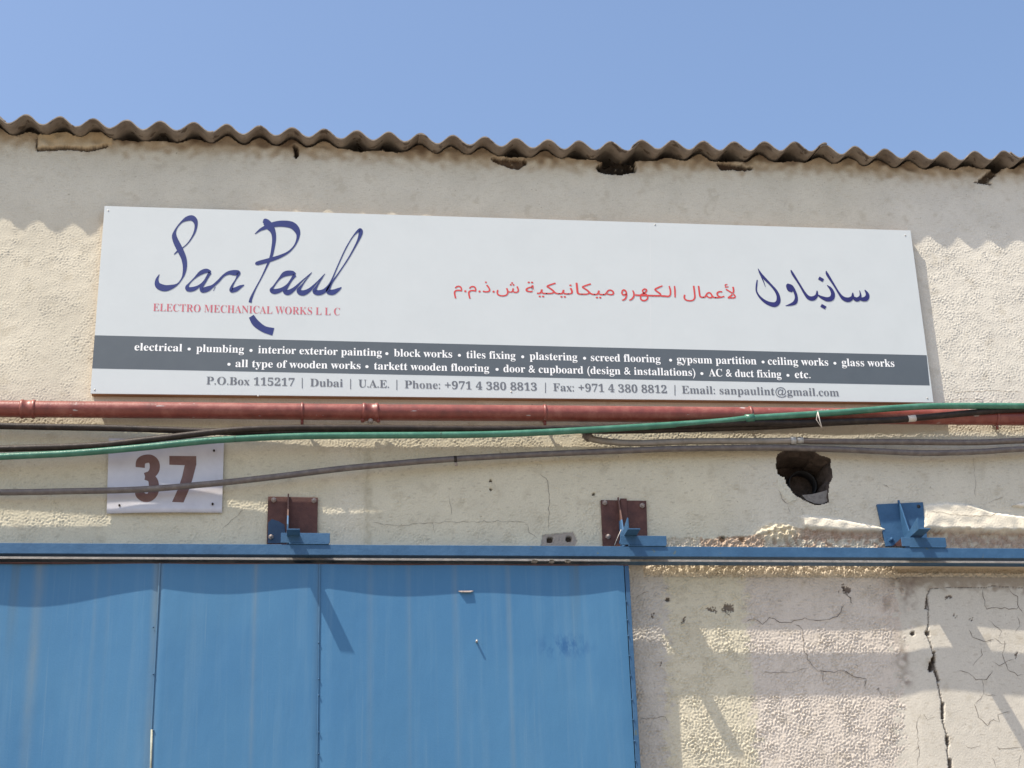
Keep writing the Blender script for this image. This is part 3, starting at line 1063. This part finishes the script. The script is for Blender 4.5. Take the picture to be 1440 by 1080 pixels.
# the faint joint between the two sheets of the board
ja, jb = P(914, 312.8, SD), P(916, 561.8, SD)
quadp('joint_line', ja + np.array([-.0007, 0, -.002]), ja + np.array([.0007, 0, -.002]), jb + np.array([.0007, 0, .002]), jb + np.array([-.0007, 0, .002]), SD + .0002, .0001, worn('joint', (.6, .61, .62), (.56, .57, .58), (.64, .65, .66), 20), sign)
PR = SD + .0009          # printed surface


def ribbon(strokes, zoom, off, mat, name, parent=None, y=PR, wk=1.0):
    """each stroke is a list of (x, y, width) in an enlarged picture of the sign"""
    bm = bmesh.new()
    for si, st in enumerate(strokes):
        d = catmull(st, 9)
        n = len(d)
        L, R = [], []
        for i in range(n):
            a, b = d[max(i - 1, 0)], d[min(i + 1, n - 1)]
            t = b[:2] - a[:2]
            t /= (np.linalg.norm(t) + 1e-9)
            nn = np.array([-t[1], t[0]])
            w = max(d[i][2] * 1.14, 4.0) * .5 * wk
            for s, lst in ((1, L), (-1, R)):
                q = d[i][:2] + nn * s * w
                p = P(off[0] + q[0] / zoom, off[1] + q[1] / zoom, SD)
                lst.append(bm.verts.new((p[0], -y - si * .00003, p[2])))
        for i in range(n - 1):
            try: bm.faces.new((L[i], R[i], R[i + 1], L[i + 1]))
            except ValueError: pass
    return link(name, bm_mesh(bm), mat, parent or sign)


ZS, OS = 6.753, (200, 290)
ribbon([[(162, 648, 5), (140, 700, 26), (150, 752, 50), (208, 778, 54), (275, 768, 38), (335, 740, 14), (375, 690, 12), (396, 640, 24), (405, 570, 36), (396, 500, 44), (372, 440, 50), (345, 385, 52), (318, 330, 48), (304, 280, 38), (312, 238, 20), (335, 195, 12), (375, 150, 16), (420, 122, 36), (468, 112, 46), (500, 135, 42), (511, 180, 26), (500, 240, 18), (470, 300, 12), (430, 355, 9), (385, 395, 8)],
        [(385, 395, 10), (340, 425, 16), (302, 458, 6)],
        [(652, 625, 20), (608, 614, 36), (555, 634, 34), (500, 680, 14), (450, 730, 12), (426, 768, 30), (440, 790, 38), (490, 785, 36), (540, 758, 20), (590, 710, 14), (645, 630, 30)],
        [(640, 640, 22), (600, 715, 16), (563, 772, 28), (575, 798, 42), (622, 785, 44), (670, 758, 24), (720, 715, 22), (770, 662, 20), (820, 634, 30), (878, 632, 46), (915, 637, 34), (892, 690, 12), (855, 755, 18), (848, 798, 36), (890, 790, 38), (932, 765, 26), (968, 748, 6)],
        [(695, 765, 6), (675, 805, 4)]], ZS, OS, M_inkblue, 'script_lettering')
ZP, OP = 5.684, (340, 290)
ribbon([[(170, 118, 22), (190, 125, 46), (222, 160, 54), (250, 205, 36), (258, 262, 28), (250, 330, 24), (235, 400, 20), (205, 470, 14), (160, 565, 9), (112, 655, 10), (77, 730, 18), (66, 770, 22)],
        [(105, 222, 5), (150, 188, 18), (200, 166, 30), (260, 146, 38), (330, 140, 44), (400, 152, 48), (440, 190, 42), (450, 242, 22), (425, 310, 12), (375, 365, 14), (310, 400, 22), (240, 425, 28), (170, 445, 30), (122, 458, 26), (108, 465, 6)],
        [(430, 545, 16), (400, 535, 34), (345, 542, 36), (300, 580, 14), (255, 640, 12), (238, 670, 28), (265, 682, 36), (320, 665, 26), (370, 620, 10), (425, 550, 26)],
        [(425, 550, 14), (380, 620, 12), (345, 672, 30), (370, 690, 38), (420, 660, 24), (480, 600, 10), (560, 530, 5)],
        [(555, 535, 4), (490, 620, 10), (455, 675, 30), (488, 694, 38), (540, 670, 26), (600, 610, 10), (665, 540, 5)],
        [(660, 545, 4), (600, 640, 14), (583, 680, 32), (618, 692, 36), (668, 670, 28), (712, 605, 12), (768, 475, 8), (830, 340, 8), (890, 240, 8), (942, 190, 22), (950, 216, 28), (922, 290, 14), (850, 420, 9), (770, 540, 9), (715, 620, 14), (690, 678, 32), (728, 688, 38), (772, 666, 22), (797, 648, 5)],
        ], ZP, OP, M_inkblue, 'script_lettering')
ribbon([[(76, 880, 40), (112, 935, 50), (178, 983, 46), (252, 1004, 54)]], ZP, OP, M_inkblue, 'swoosh')
ZA, OA = 7.579, (1050, 360)
ribbon([[(120, 135, 5), (150, 192, 22), (195, 245, 24), (260, 312, 20), (310, 372, 26), (336, 430, 32), (335, 488, 42), (300, 518, 46), (240, 508, 36), (180, 475, 26), (130, 425, 18), (103, 370, 14), (105, 310, 15), (112, 255, 10)],
        [(150, 205, 12), (180, 275, 9), (200, 332, 3)],
        [(428, 302, 14), (440, 325, 38), (462, 350, 54), (492, 374, 30)], [(430, 302, 18), (478, 325, 26), (512, 382, 26), (528, 440, 28), (518, 490, 38), (480, 514, 26), (413, 532, 4)],
        [(470, 150, 8), (490, 190, 22), (560, 300, 18), (620, 400, 24), (662, 446, 36), (710, 452, 42), (745, 420, 28), (750, 370, 10)],
        [(750, 412, 8), (800, 442, 26), (858, 462, 40), (905, 450, 46), (918, 402, 36), (895, 350, 26), (856, 312, 6)],
        [(768, 234, 30), (816, 262, 30)], [(792, 526, 30), (842, 554, 30)],
        [(845, 160, 8), (862, 202, 24), (930, 310, 18), (985, 400, 20), (1030, 452, 34), (1085, 467, 44), (1125, 440, 30), (1130, 392, 10)],
        [(1120, 430, 14), (1165, 462, 38), (1195, 455, 38), (1212, 420, 18), (1203, 368, 6)],
        [(1200, 455, 24), (1245, 462, 40), (1276, 450, 46), (1286, 410, 32), (1258, 362, 8)]], ZA, OA, M_inknavy, 'arabic_lettering')


def serif(s):
    r = ''
    for c in s:
        if 'A' <= c <= 'Z': r += chr(0x1D400 + ord(c) - 65)
        elif 'a' <= c <= 'z': r += chr(0x1D41A + ord(c) - 97)
        elif '0' <= c <= '9': r += chr(0x1D7CE + ord(c) - 48)
        else: r += c
    return r


def text_mesh(body, offset=0.0):
    cu = bpy.data.curves.new('text', 'FONT')
    cu.body = body
    cu.size = 1.0
    cu.resolution_u = 3
    cu.offset = offset
    o = bpy.data.objects.new('text', cu)
    COL.objects.link(o)
    bpy.context.view_layer.update()
    me = bpy.data.meshes.new_from_object(o.evaluated_get(bpy.context.evaluated_depsgraph_get()))
    bpy.data.objects.remove(o)
    bpy.data.curves.remove(cu)
    me.materials.clear()
    return me


def lay(body, x0, x1, ya, yb, em, mat, name='lettering', offset=0.0, y=PR):
    """text between photo columns x0, x1 on a baseline from ya to yb; em = font size in photo pixels"""
    me = text_mesh(body, offset)
    co = np.empty(len(me.vertices) * 3, np.float32)
    me.vertices.foreach_get('co', co)
    co = co.reshape(-1, 3)
    lo, hi = co[:, 0].min(), co[:, 0].max()
    a, b = P(x0, ya, SD), P(x1, yb, SD)
    ux = (b - a) / (hi - lo)
    uz = np.array([0, 0, 1.0]) * em * abs(P(x0, ya - 1, SD)[2] - P(x0, ya, SD)[2])
    out = a[None, :] + (co[:, :1] - lo) * ux[None, :] + co[:, 1:2] * uz[None, :]
    out[:, 1] = -y
    me.vertices.foreach_set('co', out.astype(np.float32).ravel())
    me.update()
    return link(name, me, mat, sign)


def base_line(tab, x): return float(np.interp(x, [t[0] for t in tab], [t[1] for t in tab]))


def run(items, tab, em, mat, offset=0.0, bullets=(), bars=()):
    for s, x0, x1 in items:
        lay(serif(s), x0, x1, base_line(tab, x0), base_line(tab, x1), em, mat, offset=offset)
    for x in bullets:
        c = P(x, base_line(tab, x) - 3.6, SD)
        bm = bmesh.new()
        bm.faces.new([bm.verts.new((c[0] + .0068 * math.cos(t * math.pi / 6), -PR, c[2] + .0068 * math.sin(t * math.pi / 6))) for t in range(12)])
        link('bullet_mark', bm_mesh(bm), mat, sign)
    for x in bars:
        y = base_line(tab, x)
        bm = bmesh.new()
        bm.faces.new([bm.verts.new((P(a, b, SD)[0], -PR, P(a, b, SD)[2])) for a, b in ((x - .55, y + 3), (x + .55, y + 3), (x + .55, y - 11.5), (x - .55, y - 11.5))])
        link('divider_bar', bm_mesh(bm), mat, sign)


tA = [(215, 437), (345, 440), (478, 444)]
lay(serif('ELECTRO MECHANICAL WORKS L L C'), 215, 478, 437.3, 443.4, 15.5, M_inkpink, offset=-.008)
tB = [(189, 492.8), (450, 498.8), (778, 506.5), (1000, 511.5), (1258, 516)]
run([('electrical', 189, 256), ('plumbing', 276, 343), ('interior exterior painting', 363, 537), ('block works', 554, 636), ('tiles fixing', 656, 725), ('plastering', 745, 812), ('screed flooring', 831, 929), ('gypsum partition', 952, 1064), ('ceiling works', 1080, 1165), ('glass works', 1184, 1258)],
    tB, 15.5, M_inkwhite, 0, bullets=(266, 353, 544, 646, 735, 822, 943, 1073, 1174))
tC = [(322, 516), (500, 519), (690, 523), (840, 526), (1130, 532)]
run([('all type of wooden works', 331, 507), ('tarkett wooden flooring', 526, 688), ('door & cupboard (design & installations)', 708, 978), ('AC & duct fixing', 997, 1099), ('etc.', 1118, 1140)],
    tC, 15.5, M_inkwhite, 0, bullets=(322, 516, 699, 987, 1108))
tD = [(290, 540.4), (580, 546), (980, 553.6), (1180, 557.3)]
run([('P.O.Box 115217', 290, 414), ('Dubai', 436, 482), ('U.A.E.', 504, 547), ('Phone: +971 4 380 8813', 569, 755), ('Fax: +971 4 380 8812', 778, 938), ('Email: sanpaulint@gmail.com', 959, 1180)],
    tD, 15.8, M_inkgrey, 0, bars=(425, 493, 558, 767, 949))
# red Arabic line, letters in their joined forms
for s, x0, x1, ya, yb in (('\uFEE1.\uFEE1.\uFEAB.\uFEB5', 638, 730, 410.5, 412), ('\uFE94\uFEF4\uFEDC\uFEF4\uFEE7\uFE8E\uFEDC\uFEF4\uFEE3', 739, 864, 413, 415.5),
                          ('\uFEDD\uFE8E\uFEE4\uFECB\uFEF7', 961, 1035, 418.3, 420)):
    lay(s, x0, x1, ya, yb, 23.5, M_inkred, 'arabic_lettering', 0)

ZR, OR = 6.857, (840, 380)
ribbon([[(743, 152, 12), (748, 200, 14), (749, 262, 12)],
        [(692, 152, 12), (704, 195, 14), (703, 235, 14), (685, 252, 14), (650, 250, 14), (610, 248, 14)],
        [(628, 150, 10), (590, 166, 13), (556, 186, 13), (580, 208, 13), (606, 228, 13), (608, 244, 13), (580, 247, 14), (500, 245, 14), (430, 243, 14), (365, 240, 14)],
        [(405, 243, 10), (438, 228, 13), (470, 205, 13), (472, 188, 13), (452, 182, 12), (436, 198, 12), (448, 222, 12), (478, 238, 13)],
        [(420, 246, 11), (416, 272, 13), (436, 292, 13), (466, 290, 13), (484, 270, 13), (482, 246, 11)],
        [(340, 195, 10), (352, 222, 14), (350, 252, 14), (332, 278, 13), (306, 290, 8)],
        [(280, 232, 13), (250, 238, 13), (236, 218, 13), (246, 194, 13), (268, 196, 13), (280, 225, 14), (276, 262, 14), (258, 284, 13), (236, 288, 8)]], ZR, OR, M_inkred, 'arabic_lettering')

# ------------------------------------------------------------------ number plate
nc = [P(a, b, .013) for a, b in ((150, 722), (312, 720.5), (315, 621), (153, 616))]
plate = thing('number_plate', (P(232, 670)[0], -.008, P(232, 670)[2]), 'white plate with a brown 37, behind the cables left of centre', 'sign')
vs, fs = [], []
nx, nz = 24, 14
for j in range(nz + 1):
    for k in range(nx + 1):
        s, t = k / nx, j / nz
        p = (nc[0] * (1 - s) + nc[1] * s) * (1 - t) + (nc[3] * (1 - s) + nc[2] * s) * t
        vs.append((p[0], -(.012 + .008 * math.sin(math.pi * s) * (1 - t) ** 3 + .002 * math.sin(5 * s + 3 * t)), p[2]))
m_ = len(vs)
vs += [(v[0], v[1] + .003, v[2]) for v in vs[:m_]]
for j in range(nz):
    for k in range(nx):
        a = j * (nx + 1) + k
        fs.append((a, a + 1, a + nx + 2, a + nx + 1))
        fs.append((m_ + a, m_ + a + nx + 1, m_ + a + nx + 2, m_ + a + 1))
for k in range(nx):
    fs.append((k, m_ + k, m_ + k + 1, k + 1))
link('plate', mesh_py(vs, fs), M_platewhite, plate, smooth=True)


def digit(strokes, name):
    bm = bmesh.new()
    for si, st in enumerate(strokes):
        d = st if len(st[0]) == 4 else catmull(st, 8)
        n = len(d)
        L, R = [], []
        for i in range(n):
            if len(st[0]) == 4:
                qa, qb = np.array(d[i][:2]), np.array(d[i][2:])
            else:
                t = d[min(i + 1, n - 1)][:2] - d[max(i - 1, 0)][:2]
                t /= np.linalg.norm(t) + 1e-9
                nn = np.array([-t[1], t[0]]) * d[i][2] * .5
                qa, qb = d[i][:2] + nn, d[i][:2] - nn
            for q, lst in ((qa, L), (qb, R)):
                p = P(q[0], q[1], .016)
                # follow the bend of the plate
                s = np.clip((p[0] - nc[0][0]) / (nc[1][0] - nc[0][0]), 0, 1)
                t_ = np.clip((p[2] - nc[0][2]) / (nc[3][2] - nc[0][2]), 0, 1)
                yy = .0128 + .008 * math.sin(math.pi * s) * (1 - t_) ** 3 + .002 * math.sin(5 * s + 3 * t_)
                lst.append(bm.verts.new((p[0], -yy - si * .00005, p[2])))
        for i in range(n - 1):
            bm.faces.new((L[i], R[i], R[i + 1], L[i + 1]))
    link(name, bm_mesh(bm), M_inkbrown, plate)


digit([[(197, 657, 13), (198, 649, 13), (204, 645, 12), (212, 645, 12), (217, 651, 14), (217, 660, 14), (212, 667, 12), (204, 670, 11)],
       [(204, 670, 9), (212, 672, 12), (216, 679, 14), (216, 691, 14), (211, 699, 12), (203, 700, 12), (197, 695, 13), (196, 687, 13)]], 'digit_three')
digit([[(238, 640.5, 238, 653), (276, 641, 276, 654)], [(260, 652, 276, 652.5), (256, 670, 271, 672), (250, 688, 265, 690), (242, 706, 258, 706.5)]], 'digit_seven')
for px, py in ((301, 634), (299, 709), (168, 711), (171, 632)):
    q = P(px, py, .014)
    tube('screw_head', [(q[0], -.012, q[2]), (q[0], -.021, q[2])], .0045, M_rubberblack, plate, 8)

# ------------------------------------------------------------------ red pipe
pd = .07
ppts = [(-260, 572), (0, 575), (240, 577), (480, 579.5), (720, 581), (960, 583), (1200, 585), (1440, 587.5), (1700, 590)]
pp = [P(a, b, np.interp(a, [0, 240, 480, 960, 1300], [.052, .056, .068, .066, .052])) for a, b in ppts]
pipe = thing('water_pipe', tuple(pp[4]), 'red painted steel pipe with chipped paint running just under the signboard', 'pipe')
dense = catmull([tuple(p) for p in pp], 8)
tube('pipe', dense, .0345, M_pipe, pipe, 28)


def pipe_at(px):
    x = P(px, 580, pd)[0]
    for a, b in zip(dense[:-1], dense[1:]):
        if a[0] <= x <= b[0]:
            t = (x - a[0]) / (b[0] - a[0])
            return a + (b - a) * t
    return dense[-1]


for px, w in ((38, .06), (521, .068)):
    c = pipe_at(px)
    rad = [.036, .039, .04, .04, .037, .037, .04, .04, .039, .036]
    xs = [-.5, -.48, -.42, -.3, -.27, .27, .3, .42, .48, .5]
    tube('coupling', [(c[0] + s * w, c[1], c[2]) for s in xs], rad, M_pipe, pipe, 28)
for px in (425, 766, 1055, 1402):
    c = pipe_at(px)
    cl = tube('clamp', [(c[0] - .006, c[1], c[2]), (c[0] - .0055, c[1], c[2]), (c[0] + .0055, c[1], c[2]), (c[0] + .006, c[1], c[2])], [.035, .0385, .0385, .035], M_pipe, pipe, 28)
    tube('clamp_stem', [(c[0], c[1], c[2] - .034), (c[0], c[1] + .004, c[2] - .056)], .0065, M_pipe, cl, 10)
    tube('clamp_leg', [(c[0], c[1] + .03, c[2] - .01), (c[0], -.002, c[2] - .01)], .006, M_pipe, cl, 8)
for px, dy in ((510, -.046), (532, -.046), (521, -.05)):
    c = pipe_at(px)
    tube('plug', [(c[0], c[1] - .004, c[2] - .03), (c[0], c[1] - .008, c[2] + dy)], .008 if px != 521 else .011, M_bolt if px == 521 else M_pipe, pipe, 10)

# ------------------------------------------------------------------ cables


def cable(name, pts, d, px_w, mat, label, cat='cable', seg=10, group='cables strung along the wall'):
    pts3 = []
    for i, p in enumerate(pts):
        dd = p[2] if len(p) > 2 else d
        pts3.append(tuple(P(p[0], p[1], dd)))
    path = catmull(pts3, 10)
    r = px_w / 324. / 2
    rr = random.Random(len(pts))
    ph_ = rr.random() * 6
    path = [p + np.array([0, 0, .0006 * math.sin(i * .21 + ph_)]) for i, p in enumerate(path)]
    t = thing(name, tuple(path[len(path) // 2]), label, cat, group)
    tube('sheath', path, r, mat, t, seg)
    return t, path


c1, pth1 = cable('cable', [(-250, 592, .07), (0, 599, .07), (150, 602, .078), (240, 604.5, .085), (300, 607, .09), (350, 608, .094), (420, 607, .095), (520, 604.5, .095), (640, 603, .095), (760, 602.5, .095), (900, 600, .098), (1000, 596.5, .1), (1060, 594, .1), (1130, 594.5, .098), (1250, 591, .096), (1300, 586.5, .096), (1370, 580, .096), (1440, 575.5, .096), (1660, 566, .096)], .09, 9.0, M_rubberblack, 'black cable nearest the red pipe at the left edge, turning brown at the far right')
c2, pth2 = cable('cable', [(-250, 636, .085), (0, 631, .088), (130, 627, .09), (200, 619.5, .094), (270, 611, .1), (330, 605, .106), (400, 602, .108), (480, 601.5, .106), (640, 603, .1), (760, 604.5, .09), (860, 605.5, .08), (960, 604, .07), (1080, 600, .06), (1180, 594, .055), (1300, 590, .05), (1440, 588, .05), (1660, 588, .05)], .09, 9.0, M_rubberblack, 'brown-black cable just above the green hose, rising to cross the upper black cable')
c3, pth3 = cable('green_hose', [(-250, 654, .09), (0, 642.5, .092), (100, 637.5, .094), (200, 629, .1), (300, 619.5, .104), (400, 614, .108), (480, 612.5, .11), (620, 612, .112), (700, 610.5, .114), (800, 606, .114), (900, 600.5, .105), (960, 596.5, .103), (1020, 592, .104), (1060, 588, .108), (1150, 582, .113), (1210, 577.5, .113), (1260, 574, .112), (1320, 571, .112), (1440, 571, .112), (1660, 574, .112)], .1, 9.0, M_green, 'thin green hose crossing from lower left up over the red pipe at right', 'hose')
c4, pth4 = cable('cable', [(-250, 694, .05), (0, 692.5, .052), (100, 691, .052), (200, 688, .054), (300, 680, .056), (380, 671.5, .058), (480, 659, .058), (560, 651.5, .056), (640, 645.5, .054), (760, 638.5, .05), (860, 634.5, .05), (960, 631, .05), (1080, 629.5, .05), (1150, 631, .05), (1230, 634.5, .05), (1300, 637, .05), (1380, 635, .05), (1440, 631.5, .05), (1660, 622, .05)], .05, 8.4, M_greycable, 'grey cable sagging lowest, passing in front of the 37 plate')
c5, pth5 = cable('conduit', [(816, 602, .03), (822, 608, .04), (832, 617, .048), (860, 621.5, .05), (900, 623, .052), (960, 621, .055), (1040, 620.5, .055), (1100, 620, .055), (1125, 619.5, .055)], .05, 9.0, M_tancable, 'fat grey conduit ending at a metal connector above the round hole', 'conduit')
c6, pth6 = cable('cable', [(1124, 619.5, .055), (1150, 620.5, .055), (1250, 621.5, .056), (1300, 622, .056), (1370, 622, .055), (1440, 619.5, .055), (1660, 612, .055)], .05, 8.6, M_greycable, 'grey cable leaving the metal connector towards the right edge above the hole')


def sleeve(name, parent, path, px, ln, rad, mat, seg=12):
    x = P(px, 600, .1)[0]
    p = min(path, key=lambda q: abs(q[0] - x))
    i = [k for k in range(len(path)) if path[k] is p][0]
    t = path[min(i + 1, len(path) - 1)] - path[max(i - 1, 0)]
    t = t / np.linalg.norm(t)
    return tube(name, [p - t * ln / 2, p + t * ln / 2], rad, mat, parent, seg)


sleeve('clip', c3, pth3, 1055, .038, .0185, M_green)
sleeve('joint', c3, pth3, 624, .008, .0136, M_rubberblack)
sleeve('joint', c3, pth3, 332, .006, .0136, M_rubberblack)
sleeve('connector', c5, pth5, 1118, .022, .018, M_steel)
sleeve('connector', c5, pth5, 1128, .026, .0145, M_steel)
sleeve('collar', c5, pth5, 829, .03, .02, M_greycable)
sleeve('clip', c4, pth4, 641, .012, .0135, M_rubberblack)
q = P(641, 650, .05)
tube('clip_nail', [q, (q[0] + .002, q[1] + .01, q[2] - .012)], .006, M_bolt, c4, 8)
sleeve('clip', c1, pth1, 1284, .035, .0145, M_tie)
qa, qb, qc = P(1150, 579, .13), P(1153, 592, .128), P(1156, 602, .12)
tube('tie', [qa, qb, qc], .0022, M_tie, c3, 6)
qa, qb, qc = P(1150, 579, .13), P(1148, 590, .124), P(1156, 602, .12)
tube('tie', [qa, qb, qc], .0018, M_tie, c3, 6)
